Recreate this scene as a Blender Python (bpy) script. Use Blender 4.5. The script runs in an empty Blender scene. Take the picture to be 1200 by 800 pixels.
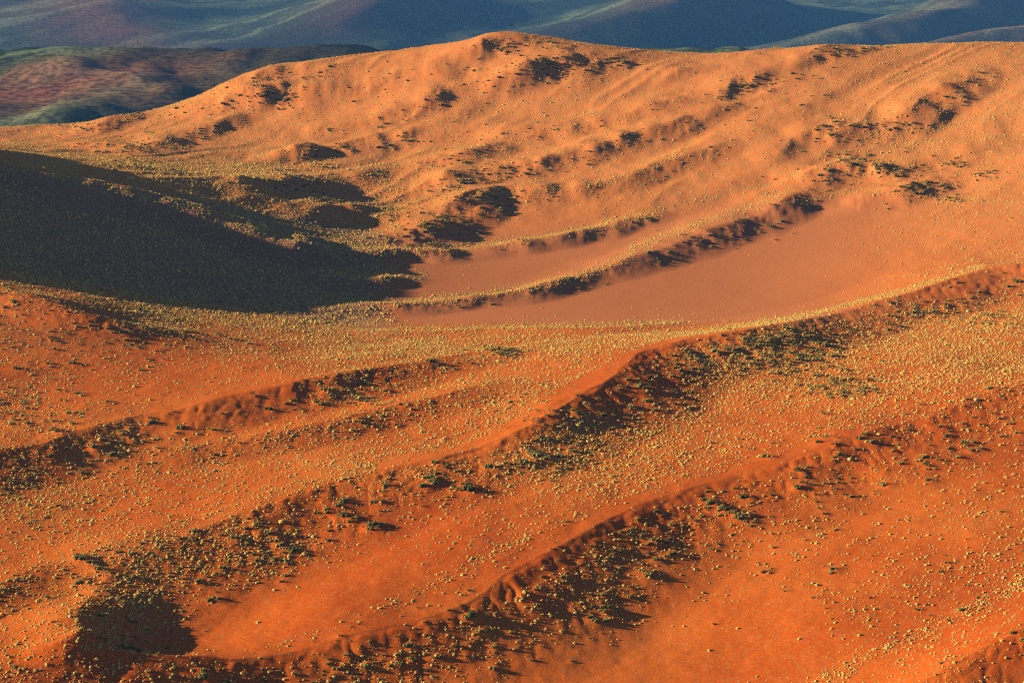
import bpy, math, random
import numpy as np
from mathutils import Vector

random.seed(7)
RNG = np.random.default_rng(11)
R = math.radians
C = bpy.context.scene.collection
scene = bpy.context.scene

# ------------------------------------------------------------------ camera
CAM_H, PITCH, HFOV = 200.0, 15.5, 24.0          # metres, degrees
FPX = 600.0 / math.tan(R(HFOV / 2))             # focal length in photo pixels (1200 wide)
cd = bpy.data.cameras.new('camera')
cam = bpy.data.objects.new('camera', cd)
C.objects.link(cam)
cam.location = (0, 0, CAM_H)
cam.rotation_euler = (R(90 - PITCH), 0, 0)
cd.sensor_width = 36.0
cd.lens = 18.0 / math.tan(R(HFOV / 2))
cd.clip_start, cd.clip_end = 1.0, 30000.0
scene.camera = cam

# ------------------------------------------------------------------ sky, sun, exposure
SUN_EL, SUN_AZ = 16.0, 180.0    # the sun stands low at the left (-X); azimuth measured from +X
world = bpy.data.worlds.new('World')
scene.world = world
world.use_nodes = True
nt = world.node_tree
bg = nt.nodes['Background']
sky = nt.nodes.new('ShaderNodeTexSky')
sky.sky_type = 'NISHITA'
sky.sun_disc = False
sky.sun_elevation = R(SUN_EL)
sky.sun_rotation = R(-90)       # towards -X
sky.altitude = 2500
sky.air_density = 0.8
sky.dust_density = 0.3
nt.links.new(sky.outputs['Color'], bg.inputs['Color'])
bg.inputs['Strength'].default_value = 0.05
sd = bpy.data.lights.new('sun', 'SUN')
sun = bpy.data.objects.new('sun', sd)
C.objects.link(sun)
sd.energy = 5.0
sd.angle = R(0.5)
sd.color = (1.0, 0.83, 0.62)
_s = Vector((math.cos(R(SUN_AZ)) * math.cos(R(SUN_EL)), math.sin(R(SUN_AZ)) * math.cos(R(SUN_EL)), math.sin(R(SUN_EL))))
sun.rotation_euler = (-_s).to_track_quat('-Z', 'Y').to_euler()
sun.location = (-400, 700, 300)
vs = scene.view_settings
vs.view_transform = 'Standard'
vs.look = 'None'
vs.gamma = 1.0
vs.exposure = 1.18
scene.cycles.use_denoising = False
scene.cycles.filter_width = 1.1
scene.cycles.max_bounces = 3
scene.cycles.diffuse_bounces = 0
scene.cycles.volume_bounces = 0

# ------------------------------------------------------------------ pixel <-> world
CP, SP = math.cos(R(PITCH)), math.sin(R(PITCH))


def ray(px, py):
    dx, dy = (px - 600.0) / FPX, (400.0 - py) / FPX
    return np.array([dx, CP + dy * SP, -SP + dy * CP])


def at_z(px, py, z):
    d = ray(px, py)
    t = (z - CAM_H) / d[2]
    return np.array([d[0] * t, d[1] * t, z])


def at_D(px, py, D):
    d = ray(px, py)
    t = D / d[1]
    return np.array([d[0] * t, D, CAM_H + d[2] * t])


def project(x, y, z):
    h = z - CAM_H
    depth = y * CP - h * SP
    up = y * SP + h * CP
    return 600 + FPX * x / depth, 400 - FPX * up / depth


# ------------------------------------------------------------------ noise
def _hash(ix, iy, seed):
    h = (ix * 374761393 + iy * 668265263 + seed * 1442695041) & 0xffffffff
    h = ((h ^ (h >> 13)) * 1274126177) & 0xffffffff
    h = h ^ (h >> 16)
    return (h & 0xffff).astype(np.float32) / 65535.0


def vnoise(x, y, seed=0):
    x0, y0 = np.floor(x), np.floor(y)
    fx, fy = (x - x0).astype(np.float32), (y - y0).astype(np.float32)
    ix, iy = x0.astype(np.int64), y0.astype(np.int64)
    fx, fy = fx * fx * fx * (fx * (fx * 6 - 15) + 10), fy * fy * fy * (fy * (fy * 6 - 15) + 10)
    a, b = _hash(ix, iy, seed), _hash(ix + 1, iy, seed)
    c, d = _hash(ix, iy + 1, seed), _hash(ix + 1, iy + 1, seed)
    return ((a + (b - a) * fx) * (1 - fy) + (c + (d - c) * fx) * fy) * 2 - 1


def fbm(x, y, octaves=3, seed=0):
    s, a, n = 0, 1.0, 0
    for o in range(octaves):
        s = s + a * vnoise(x * 2 ** o + 17.3 * o, y * 2 ** o - 9.1 * o, seed + o)
        n += a
        a *= 0.5
    return s / n


def smooth(t):
    t = np.clip(t, 0, 1)
    return t * t * (3 - 2 * t)


# ------------------------------------------------------------------ the dune field: broad base
BASE_PX = [  # photo pixel, height in metres: valley floors and broad flanks
    (-150, 780, 5), (0, 770, 4), (0, 860, 5), (250, 735, -1), (300, 900, -6), (650, 800, -5), (550, 830, -6),
    (760, 730, -3), (900, 650, 1), (1050, 600, 4), (1200, 560, 6), (820, 800, -4), (1000, 740, 1), (1150, 660, 5), (1350, 620, 9),
    (1200, 760, 5), (1000, 860, 0), (1350, 760, 8),
    (450, 650, 1.6), (400, 705, .6), (330, 700, -.5), (650, 595, 2), (850, 505, 1), (1050, 425, 2), (1190, 395, 2), (1350, 380, 3),
    (100, 600, 1), (0, 620, 2), (300, 560, 1), (500, 495, 1), (620, 440, 1), (-150, 620, 4),
    (150, 440, 3), (0, 420, 5), (-150, 430, 9), (330, 415, -3), (500, 400, -11), (700, 393, -9), (60, 350, 3), (200, 378, -5),
    (-150, 330, 9), (20, 312, -1), (120, 342, -7), (400, 377, -19), (270, 365, -14),
    (480, 345, -21), (520, 270, -21), (650, 360, -20), (700, 300, -20), (900, 340, -19), (1000, 285, -15), (1100, 290, -10),
    (1150, 230, -5), (1300, 260, 0), (1000, 220, -9), (1080, 185, -2),
    (0, 195, 14), (80, 240, 7), (200, 210, 0), (180, 280, -4), (290, 232, -8), (330, 310, -14), (400, 330, -19), (450, 265, -21), (0, 260, 8),
    (-150, 230, 20), (-150, 280, 14),
    (300, 180, -14), (450, 200, -15), (600, 190, -11), (750, 170, -5), (900, 150, 3), (1000, 130, 8), (1150, 120, 13), (1300, 120, 19),
    (300, 130, -8), (450, 120, -2), (600, 110, 4), (750, 105, 8), (900, 95, 13), (1100, 75, 20),
    (150, 165, -16), (50, 158, -20), (-100, 160, -16), (150, 140, -17), (220, 122, -10), (90, 146, -17), (0, 150, -22),
    (1300, 48, 23), (1200, 50, 23), (1080, 52, 22), (960, 56, 20), (880, 62, 18), (820, 67, 16), (740, 60, 17), (660, 51, 19), (585, 41, 21),
    (520, 58, 16), (440, 67, 11), (380, 71, 8), (320, 80, 4), (270, 100, -1),
]
BASE_W = []
for bx_, by_, bz_ in BASE_PX:
    BASE_W.append(at_z(bx_, by_, bz_))
for px_, py_, z_ in [(1300, 48, 23), (1150, 50, 22), (1000, 55, 20), (880, 62, 18), (760, 62, 17), (620, 47, 20), (500, 60, 15), (380, 71, 8),
                     (270, 98, -1), (200, 125, -8), (90, 146, -17), (0, 152, -22), (-120, 155, -26)]:
    p = at_z(px_, py_, z_)
    BASE_W.append(np.array([p[0] * 1.06, p[1] + 70, p[2] - 16]))
    BASE_W.append(np.array([p[0] * 1.15, p[1] + 200, p[2] - 58]))
    BASE_W.append(np.array([p[0] * 1.3, p[1] + 420, p[2] - 120]))
BASE_W = np.array(BASE_W)


def _tps(pts, lam=2.0):
    n = len(pts)
    X = pts[:, :2] / 100.0
    r2 = ((X[:, None, :] - X[None, :, :]) ** 2).sum(-1)
    K = 0.5 * r2 * np.log(r2 + 1e-9) + lam * 0.01 * np.eye(n)
    P = np.hstack([np.ones((n, 1)), X])
    A = np.zeros((n + 3, n + 3))
    A[:n, :n], A[:n, n:], A[n:, :n] = K, P, P.T
    w = np.linalg.solve(A, np.concatenate([pts[:, 2], np.zeros(3)]))
    return X.astype(np.float32), w.astype(np.float32)


TX, TW = _tps(BASE_W)


def base_z(x, y):
    x, y = np.asarray(x, np.float32) / 100, np.asarray(y, np.float32) / 100
    n = len(TX)
    z = TW[n] + TW[n + 1] * x + TW[n + 2] * y
    for i in range(n):
        r2 = (x - TX[i, 0]) ** 2 + (y - TX[i, 1]) ** 2
        z = z + TW[i] * 0.5 * r2 * np.log(r2 + 1e-9)
    return z


# ------------------------------------------------------------------ dune ridges: (px, py, height, windward width, lee width, softness)
RIDGES = {
    'bottom_right': [(1000, 830, 1, 18, 12, .6), (1070, 800, 4.5, 20, 14, .3), (1130, 770, 6, 22, 14, .2), (1200, 738, 7, 24, 15, .2), (1280, 700, 7, 24, 15, .2), (1360, 680, 2, 24, 15, .4)],
    'front': [(-60, 762, 1, 10, 12, .6), (60, 766, 4, 7, 12, .4), (160, 766, 7.2, 6, 14, .3), (260, 772, 7, 7, 18, .3), (340, 762, 6.8, 12, 22, .3), (420, 742, 7.5, 22, 25, .2),
              (520, 712, 7.2, 26, 27, .15), (600, 668, 7.4, 28, 28, .1), (670, 632, 7, 28, 27, .15), (740, 592, 6.6, 28, 24, .1), (800, 570, 6.0, 30, 26, .3),
              (880, 551, 5.5, 32, 28, .4), (960, 525, 6.2, 34, 28, .15), (1060, 492, 6.2, 34, 30, .2), (1150, 462, 6.2, 30, 29, .2), (1220, 440, 6, 30, 30, .3), (1340, 415, 1, 30, 45, .6)],
    'bowl_rim': [(150, 802, 0, 10, 8, .5), (112, 778, 2.2, 13, 10, .3), (92, 754, 6.0, 16, 12, .1), (92, 725, 6.2, 18, 13, .1), (115, 695, 3.4, 20, 16, .3), (160, 668, 0, 20, 16, .3)],
    'long': [(70, 705, 0, 20, 18, .4), (120, 672, 3.2, 24, 24, .4), (165, 650, 5, 26, 30, .4), (250, 612, 6.4, 28, 30, .3), (340, 581, 6.5, 28, 28, .3),
             (450, 549, 6, 28, 26, .4), (560, 524, 6, 28, 22, .3), (610, 500, 8, 28, 19, .1), (660, 474, 8.5, 28, 19, .1), (705, 446, 8, 28, 24, .1), (755, 412, 7.5, 28, 26, .1),
             (810, 393, 7.5, 26, 24, .1), (870, 388, 8, 24, 19, .1), (930, 374, 8, 22, 19, .1), (980, 365, 6, 22, 22, .2), (1040, 349, 7.5, 22, 18, .1), (1100, 331, 9, 22, 20, .2), (1160, 313, 8.5, 24, 28, .4), (1220, 304, 8.5, 24, 30, .4), (1330, 290, 4, 24, 30, .2)],
    'long_tail': [(-120, 720, 2, 20, 14, .5), (0, 690, 3, 22, 15, .4), (60, 668, 3, 22, 15, .4), (160, 645, 2, 20, 15, .4), (230, 625, 0, 20, 15, .4)],
    'middle': [(-120, 535, 5, 20, 18, .3), (-30, 527, 5.5, 22, 17, .2), (50, 517, 5.5, 22, 14, .1), (80, 508, 5.5, 24, 13, 0), (130, 495, 5, 26, 15, .2), (195, 477, 6, 28, 20, .3), (260, 463, 6.8, 28, 20, .2), (330, 448, 6.8, 26, 19, .2),
               (400, 434, 6.5, 26, 17, .1), (470, 421, 5.4, 24, 16, .1), (540, 415, 2, 22, 16, .4), (590, 412, 0, 20, 16, .5)],
    'middle_step': [(90, 536, 0, 14, 12, .5), (200, 525, 2.5, 20, 12, .4), (300, 509, 3.6, 24, 12, .3), (420, 488, 4, 24, 12, .3), (520, 468, 3.4, 22, 12, .4), (600, 452, 0, 18, 13, .5)],
    'left_hump': [(-120, 332, 3, 20, 18, .5), (0, 340, 5.5, 22, 18, .3), (60, 355, 5.5, 22, 17, .3), (130, 374, 4.4, 20, 15, .3), (220, 388, 1.5, 20, 18, .6), (320, 396, 0, 20, 18, .6)],
    'pan_edge': [(380, 386, 0, 8, 8, .6), (460, 388, 1.5, 9, 9, .6), (580, 385, 1.6, 9, 9, .6), (700, 383, 1.6, 9, 9, .6), (800, 378, 1.2, 9, 9, .6), (860, 378, 0, 9, 9, .6)],
    'pan_rib': [(380, 362, .5, 14, 10, .5), (460, 357, 3, 14, 9, .4), (540, 350, 3.2, 14, 9, .4), (620, 338, 3.2, 15, 9, .4), (700, 318, 3.8, 18, 10, .3), (745, 299, 5, 20, 11, .2), (800, 277, 6.5, 26, 13, .2), (860, 254, 7, 28, 14, .2), (915, 236, 5, 28, 14, .3), (960, 215, 1, 26, 16, .4)],
    'pan_rib_upper': [(390, 300, .5, 14, 10, .5), (450, 296, 3, 14, 9, .4), (540, 291, 3, 14, 9, .4), (620, 281, 3.4, 14, 9, .4), (700, 266, 3.4, 14, 8, .4), (770, 250, 1.6, 14, 8, .5), (800, 243, 0, 14, 9, .5)],
    'pan_finger': [(380, 326, 1, 12, 8, .5), (440, 326, 2.8, 12, 8, .4), (498, 324, 0, 12, 8, .5)],
    'knoll': [(430, 284, 2, 20, 18, .2), (490, 262, 7, 24, 18, .1), (530, 238, 8.5, 36, 19, .1), (562, 226, 6, 30, 16, .2), (600, 222, 4.4, 24, 12, .3), (680, 219, 4.2, 22, 11, .3), (740, 205, 4.2, 24, 11, .3), (780, 188, 4, 24, 11, .3), (850, 165, 3, 24, 12, .4), (900, 150, 0, 20, 12, .5)],
    'knoll_upper': [(480, 218, 2, 24, 16, .3), (522, 206, 6.5, 34, 15, .1), (555, 197, 6.5, 30, 15, .1), (600, 193, 5, 26, 12, .3), (660, 182, 5.2, 26, 12, .3), (730, 158, 5.2, 28, 12, .3), (800, 138, 4, 26, 13, .4), (880, 110, 0, 24, 14, .4)],
    'hill_rib': [(20, 206, 0, 20, 25, .5), (80, 224, 0, 24, 30, .6), (150, 238, 0, 26, 32, .6), (220, 256, 0, 26, 32, .6), (290, 280, 0, 24, 30, .6), (345, 297, 0, 22, 24, .6)],
    'shadow_rib': [(290, 225, 0, 14, 14, .4), (340, 236, 4.5, 20, 22, .3), (400, 240, 5, 20, 20, .3), (440, 252, 3, 20, 16, .3), (470, 262, 0, 16, 14, .3)],
    'upper_a': [(240, 225, 0, 20, 16, .4), (300, 212, 5, 26, 14, .2), (340, 205, 6, 30, 14, .1), (375, 206, 5, 26, 13, .2), (420, 204, 2.5, 20, 14, .4), (480, 196, 2, 20, 12, .4), (540, 180, 4.5, 26, 11, .2), (580, 165, 3, 24, 12, .4), (640, 145, 0, 22, 12, .4)],
    'upper_b': [(290, 185, 0, 24, 14, .3), (345, 173, 6, 30, 13, .1), (375, 167, 6, 30, 13, .1), (410, 163, 4, 24, 14, .3), (460, 155, 3.5, 22, 14, .4), (540, 150, 2.8, 22, 14, .4), (640, 150, 4, 26, 12, .3), (700, 138, 5, 26, 12, .3), (760, 120, 4.8, 26, 12, .3), (830, 102, 0, 22, 12, .4)],
    'upper_c': [(330, 155, 0, 20, 14, .4), (400, 143, 3.5, 30, 16, .3), (450, 131, 5.5, 36, 15, .3), (480, 120, 6.5, 40, 14, .2), (505, 109, 6.5, 46, 12, .1), (530, 100, 3, 36, 16, .3), (560, 94, 0, 24, 16, .3)],
    'upper_d': [(190, 130, 0, 36, 14, .4), (240, 118, 5.5, 40, 12, .2), (285, 109, 8.5, 46, 11, 0), (325, 104, 7, 40, 13, .1), (380, 100, 5, 30, 18, .4), (440, 93, 4.2, 24, 18, .4), (520, 80, 2, 24, 18, .4), (560, 70, 0, 24, 18, .4)],
    'upper_e': [(240, 104, 0, 36, 14, .4), (285, 93, 4, 44, 12, .2), (320, 83, 4.5, 44, 16, .2), (380, 76, 3, 36, 16, .3), (450, 72, 2, 28, 16, .4), (520, 62, 0, 22, 16, .4)],
    'summit': [(470, 76, 0, 40, 16, .4), (530, 60, 3.5, 50, 18, .1), (564, 50, 7.5, 60, 11, 0), (590, 44, 6, 50, 14, .1), (640, 48, 2, 38, 20, .4), (700, 54, 0, 24, 20, .5)],
    'summit_hollow': [(540, 97, 0, 36, 14, .4), (582, 88, 6, 44, 11, .1), (612, 76, 8.5, 50, 11, 0), (645, 68, 7, 44, 13, .1), (690, 64, 4, 30, 18, .3), (760, 62, 0, 22, 18, .4)],
    'cornice_a': [(740, 96, 0, 50, 12, .4), (780, 88, 2.6, 50, 7, 0), (796, 81, 2.8, 50, 8, 0), (830, 76, 0, 40, 12, .4)],
    'cornice_b': [(800, 116, 0, 50, 14, .4), (846, 107, 2.6, 60, 7, 0), (860, 95, 3, 60, 7, 0), (884, 88, 4, 50, 10, .2), (940, 80, 0, 40, 14, .4)],
    'cornice_c': [(890, 82, 0, 50, 14, .4), (938, 73, 2.6, 60, 7, .1), (954, 64, 3.4, 60, 7, 0), (972, 57, 4, 50, 12, .1), (1030, 52, 0, 40, 16, .4)],
    'cornice_d': [(880, 192, 0, 50, 12, .4), (914, 181, 1.8, 60, 7, 0), (926, 163, 2.1, 60, 7, 0), (945, 154, 4, 40, 11, .2), (985, 148, 4, 24, 13, .3), (1040, 142, 4, 22, 13, .2), (1065, 130, 6, 24, 14, .1), (1090, 108, 6, 30, 18, .4), (1118, 95, 6, 36, 11, .1), (1150, 84, 1.5, 30, 14, .4), (1190, 76, 0, 22, 14, .4)],
    'right_knoll': [(900, 215, 0, 20, 14, .4), (950, 206, 3.5, 24, 15, .4), (990, 195, 6, 28, 12, .1), (1040, 192, 6, 26, 11, .1), (1080, 190, 3, 22, 12, .2), (1130, 180, 2, 20, 14, .4), (1200, 168, 0, 20, 14, .4)],
    'right_knoll_b': [(960, 245, 0, 20, 14, .4), (1020, 228, 4, 24, 14, .3), (1065, 214, 6.5, 26, 11, .1), (1085, 208, 4, 24, 12, .2), (1140, 200, 2, 20, 12, .4), (1210, 190, 1.5, 20, 12, .4), (1300, 170, 0, 20, 12, .4)],
    'left_slope_a': [(40, 168, 0, 18, 12, .4), (110, 166, 3.5, 26, 13, .3), (160, 170, 4, 28, 14, .3), (200, 160, 3.5, 28, 13, .3), (250, 143, 4, 28, 12, .3), (300, 128, 0, 20, 12, .4)],
    'left_slope_b': [(60, 160, 0, 18, 10, .4), (110, 146, 3.5, 26, 12, .3), (140, 136, 3.5, 26, 12, .3), (200, 126, 0, 20, 10, .4)],
}
WORLD_RIDGES = {   # a higher dune left of the frame that shades the dark hill
    'left_dune': [(-275, 780, 0, 60, 45, .4), (-265, 815, 12, 80, 55, .3), (-262, 850, 17, 90, 58, .2), (-262, 900, 16.5, 90, 58, .2), (-264, 945, 18.5, 90, 58, .3), (-272, 975, 17, 90, 58, .3), (-285, 1020, 8, 80, 60, .4), (-300, 1080, 0, 80, 50, .5)],
}


def catmull(P, step):
    P = np.asarray(P, float)
    Q = np.vstack([2 * P[0] - P[1], P, 2 * P[-1] - P[-2]])
    Q[0, 2:], Q[-1, 2:] = P[0, 2:], P[-1, 2:]
    out = []
    for i in range(1, len(Q) - 2):
        n = max(1, int(np.hypot(*(Q[i + 1, :2] - Q[i, :2])) / step))
        for k in range(n):
            t = k / n
            v = 0.5 * (2 * Q[i] + (Q[i + 1] - Q[i - 1]) * t + (2 * Q[i - 1] - 5 * Q[i] + 4 * Q[i + 1] - Q[i + 2]) * t * t
                       + (3 * Q[i] - 3 * Q[i + 1] + Q[i + 2] - Q[i - 1]) * t ** 3)
            out.append(v)
    out.append(P[-1])
    out = np.array(out)
    out[:, 2] = np.maximum(out[:, 2], 0)
    out[:, 5] = np.clip(out[:, 5], 0, 1)
    return out


_DS = np.arange(380.0, 1480.0, 2.0)


def first_hit(px, py, h):
    """where the ray of a photo pixel first meets the base surface raised by h (or comes closest to it)"""
    d = ray(px, py)
    zx = CAM_H + d[2] / d[1] * _DS
    gap = zx - base_z(d[0] / d[1] * _DS, _DS) - h
    below = np.where(gap <= 0)[0]
    i = below[0] if len(below) else int(np.argmin(gap))
    D = _DS[i] if i == 0 or not len(below) else _DS[i] - 2.0 * gap[i] / (gap[i] - gap[i - 1])
    return at_D(px, py, D)


CREST = {}
for name, pts in RIDGES.items():
    W = []
    for (px, py, h, wl, wr, so) in pts:
        h *= 0.8
        p = first_hit(px, py, h)
        W.append((p[0], p[1], h, wl, wr, so))
    CREST[name] = catmull(W, 7.0)
    CREST[name][:, 4] *= 1.2
for name, pts in WORLD_RIDGES.items():
    CREST[name] = catmull(pts, 12.0)


def ridge_coords(cr, x, y):
    """nearest point on a crest line: signed distance (lee positive), arc length, h, wl, wr, softness"""
    best = np.full(x.shape, 1e12, np.float32)
    d = np.zeros_like(best)
    acc = np.zeros((5,) + x.shape, np.float32)
    wsum = np.zeros_like(best)
    arc = 0.0
    for i in range(len(cr) - 1):
        ax, ay = cr[i, 0], cr[i, 1]
        ex, ey = cr[i + 1, 0] - ax, cr[i + 1, 1] - ay
        L = math.hypot(ex, ey)
        if L < 1e-6:
            continue
        qx, qy = x - np.float32(ax), y - np.float32(ay)
        t = np.clip((qx * ex + qy * ey) / (L * L), 0, 1)
        rx, ry = qx - t * ex, qy - t * ey
        dd = rx * rx + ry * ry
        m = dd < best
        best[m] = dd[m]
        d[m] = np.where((ey * qx - ex * qy)[m] >= 0, 1, -1)
        w = L / (dd + 4.0) ** 2
        wsum += w
        for c in range(4):      # crest parameters blend smoothly between neighbouring stretches
            acc[c] += w * (cr[i, 2 + c] + t * (cr[i + 1, 2 + c] - cr[i, 2 + c]))
        acc[4] += w * (arc + t * L)
        arc += L
    d = d * np.sqrt(best)
    acc /= wsum
    return d, acc[4], acc[0], acc[1], acc[2], acc[3]


def apply_ridges(x, y):
    z = np.zeros(x.shape, np.float32)
    lee = np.zeros(x.shape, np.float32)      # how much of a lee face this is
    for k, (name, cr) in enumerate(CREST.items()):
        m = (cr[:, 3].max() + 6, cr[:, 4].max() + 6)
        M = max(m) * 2.4
        idx = np.where((x > cr[:, 0].min() - M) & (x < cr[:, 0].max() + M) & (y > cr[:, 1].min() - M) & (y < cr[:, 1].max() + M))[0]
        if not len(idx):
            continue
        X, Y = x[idx], y[idx]
        d, s, h, wl, wr, so = ridge_coords(cr, X, Y)
        broad = name in ('front', 'long', 'middle')
        far_r = Y.mean() > 830 and name not in ('left_dune', 'long')
        hv = smooth(h / 3)
        d = d + (1.3 * vnoise(s / 17.0, s * 0 + k, 31) + 0.3 * vnoise(s / 6.0, s * 0 + k, 37)) * hv
        if far_r:
            d = d + 2.6 * vnoise(s / 26.0, s * 0 + k, 33) * hv + 1.8 * vnoise(X / 9.0, Y / 14.0, 35) * hv
            h = h * (1 + (0.30 * vnoise(s / 19.0, s * 0 + k, 53) + 0.22 * vnoise(s / 8.0, s * 0 + k, 55)) * np.exp(-(np.minimum(d, 0) / 9.0) ** 2))
            wl = np.minimum(wl, 36.0)
            wr = wr * 1.12
            so = np.maximum(so, 0.25)
        if name == 'left_dune':
            h = h * (1 + 0.07 * vnoise(s / 13.0, s * 0, 57) + 0.05 * vnoise(s / 5.0, s * 0, 59))
        if broad:
            wind = (1 - np.clip(-d / (2.3 * wl), 0, 1)) ** 1.35
            wr = wr * 1.12
            h = h * 0.93
        else:
            wind = 0.5 * (1 - smooth(-d / wl)) + 0.5 * (1 - np.clip(-d / (1.3 * wl), 0, 1)) ** 1.3
        t = np.clip(d / wr, 0, 1)
        lee_sharp = (1 - t) ** 1.35
        lee_soft = 1 - smooth(t)
        leez = lee_sharp * (1 - so) + lee_soft * so
        # sand tongues and slumps just below the brink
        wx = 3.5 * vnoise(X / 11.0, Y / 16.0, 61) + 1.5 * vnoise(X / 4.0, Y / 6.0, 63)
        ton = vnoise((s + 0.45 * d + wx) / 9.0, d / 16.0 + k * 3.7, 41) * 0.75 + np.abs(vnoise((s + 0.6 * d + wx) / 4.3, d / 9.0 + k * 1.7, 43)) * 0.6 - 0.2
        gul = ton * smooth(d / 2.5) * (1 - smooth((d - wr * 0.35) / (wr * 0.5)))
        prof = np.where(d < 0, wind, leez)
        z[idx] += h * prof + np.minimum(h, 6) * 0.105 * gul * (1 - 0.8 * so) * (0.35 + 0.9 * np.abs(vnoise(s / 31.0, s * 0 + k, 49)))
        lee[idx] = np.maximum(lee[idx], np.where(d > 0, (1 - t) * smooth(h / 4.0), 0) * smooth(d / 2.0))
    return z, lee


# local mounds and hollows: photo pixel, radius along x, radius along y (metres), height
BUMPS = []


def apply_bumps(x, y):
    z = np.zeros(x.shape, np.float32)
    for (px, py, rx, ry, a) in BUMPS:
        p = at_z(px, py, 0)
        z0 = float(base_z(p[0], p[1]))
        p = at_z(px, py, z0)
        q = ((x - p[0]) / rx) ** 2 + ((y - p[1]) / ry) ** 2
        z += a * np.exp(-q)
    return z


def blob(px, py, rx, ry, PX, PY):
    return np.exp(-(((PX - px) / rx) ** 2 + ((PY - py) / ry) ** 2))


def terrain_masks(x, y, z):
    PX, PY = project(x, y, z)
    edge = 12 * fbm(x / 60, y / 60, 2, 81)
    pan = smooth((PX - 430) / 60) * smooth((1120 - PX - (PY - 300) * .4) / 190) * smooth((388 - PY) / 14) * smooth((PY - 246 + (PX - 640) * .10 + edge) / 34)
    grassy = 0.85 * smooth((480 - PX) / 60) * smooth((PY - 186 - .18 * PX) / 12) * smooth((322 + .16 * PX - PY) / 10)  # grass cover plus the hill shadow's cool tone, put into the ground colour
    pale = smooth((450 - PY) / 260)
    litter = np.clip(0.2 + 0.6 * smooth((420 - PY) / 250), 0, 1) * (1 - 0.8 * pan)
    return pan, litter, grassy, pale


def terrain(x, y):
    x, y = x.astype(np.float32), y.astype(np.float32)
    z = base_z(x, y)
    rz, lee = apply_ridges(x, y)
    z = z + rz + apply_bumps(x, y)
    # a low swell on the dark hill that just reaches up into the sunlight
    m = np.where((x < -60) & (x > -215) & (y > 840) & (y < 960))[0]
    if len(m):
        xm, ym = x[m], y[m]
        d = ridge_coords(CREST['hill_rib'], xm, ym)[0]
        ln = CREST['left_dune']
        cx_, ch_ = np.interp(ym, ln[:, 1], ln[:, 0]), np.interp(ym, ln[:, 1], ln[:, 2])
        top = base_z(cx_, ym) + ch_ - (xm - cx_) * math.tan(R(SUN_EL)) - 0.35 + 0.016 * (xm + 190) + 1.3 * fbm(xm / 10, ym / 16, 3, 83)
        w = (1 - smooth((np.abs(d) - 7) / 14)) * smooth((xm + 205) / 25)
        z[m] += np.maximum(top - z[m], 0) * w
    up = smooth((y - 900) / 100)
    calm = 1 - 0.85 * terrain_masks(x, y, z)[0]
    z = z + calm * ((0.9 + 0.3 * up) * fbm(x / 38 + 5, y / 38, 2, 3) + (0.28 + 0.15 * up) * fbm(x / 11, y / 14, 3, 7) + 0.07 * fbm(x / 3.0, y / 3.0, 2, 9))
    # thin parallel ribs of wind-laid sand
    al, ac = x * 0.62 + y * 0.78, x * 0.78 - y * 0.62
    rib = 1 - 2 * np.abs(vnoise(al / 85.0, ac / 13.0 + 0.8 * vnoise(al / 40.0, ac / 30.0, 91), 93))
    z = z + (0.12 + 0.55 * up) * calm * rib * (0.4 + 0.6 * np.abs(vnoise(x / 70, y / 90, 95)))
    z = z + (0.22 * np.abs(vnoise(x / 3.5, y / 5.0, 21)) + 0.10 * vnoise(x / 1.6, y / 2.4, 23)) * lee
    return z, lee


# ------------------------------------------------------------------ terrain grid (finer near, coarser far)
UI = np.linspace(-0.232, 0.232, 1060)
US = np.concatenate([np.linspace(-0.62, -0.235, 70), UI, np.linspace(0.235, 0.40, 36)])
YS = []
yy = 392.0
while yy < 1520:
    YS.append(yy)
    yy += max(0.42, (yy * yy) / 200.0 / FPX * 1.02 * (1.0 if yy < 1330 else 4))
YS = np.array(YS)
GX = (US[None, :] * YS[:, None]).astype(np.float32)
GY = np.repeat(YS[:, None], len(US), 1).astype(np.float32)
NZ, NX = GX.shape
print('terrain grid', NX, NZ)
gz, glee = terrain(GX.ravel(), GY.ravel())
GZ = gz.reshape(NZ, NX)
GLEE = glee.reshape(NZ, NX)
drop = smooth((YS - 1420) / 100.0)[:, None] * 300
GZ = GZ - drop.astype(np.float32)


def sample(G, x, y):
    u = x / y
    j = np.interp(u, US, np.arange(NX))
    i = np.interp(y, YS, np.arange(NZ))
    j0, i0 = np.clip(j.astype(int), 0, NX - 2), np.clip(i.astype(int), 0, NZ - 2)
    fj, fi = j - j0, i - i0
    return (G[i0, j0] * (1 - fj) + G[i0, j0 + 1] * fj) * (1 - fi) + (G[i0 + 1, j0] * (1 - fj) + G[i0 + 1, j0 + 1] * fj) * fi


# ------------------------------------------------------------------ materials
def new_mat(name):
    m = bpy.data.materials.new(name)
    m.use_nodes = True
    n = m.node_tree.nodes
    b = n['Principled BSDF']
    b.inputs['Roughness'].default_value = 1.0
    b.inputs['Specular IOR Level'].default_value = 0.0
    return m, n, m.node_tree.links, b


def ramp(n, stops):
    r = n.new('ShaderNodeValToRGB')
    r.color_ramp.elements.remove(r.color_ramp.elements[1])
    r.color_ramp.elements[0].position, r.color_ramp.elements[0].color = stops[0][0], (*stops[0][1], 1)
    for p, c in stops[1:]:
        e = r.color_ramp.elements.new(p)
        e.color = (*c, 1)
    return r


def noise_node(n, l, vec, scale, detail=3):
    t = n.new('ShaderNodeTexNoise')
    t.inputs['Scale'].default_value = scale
    t.inputs['Detail'].default_value = detail
    l.new(vec, t.inputs['Vector'])
    return t


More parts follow.
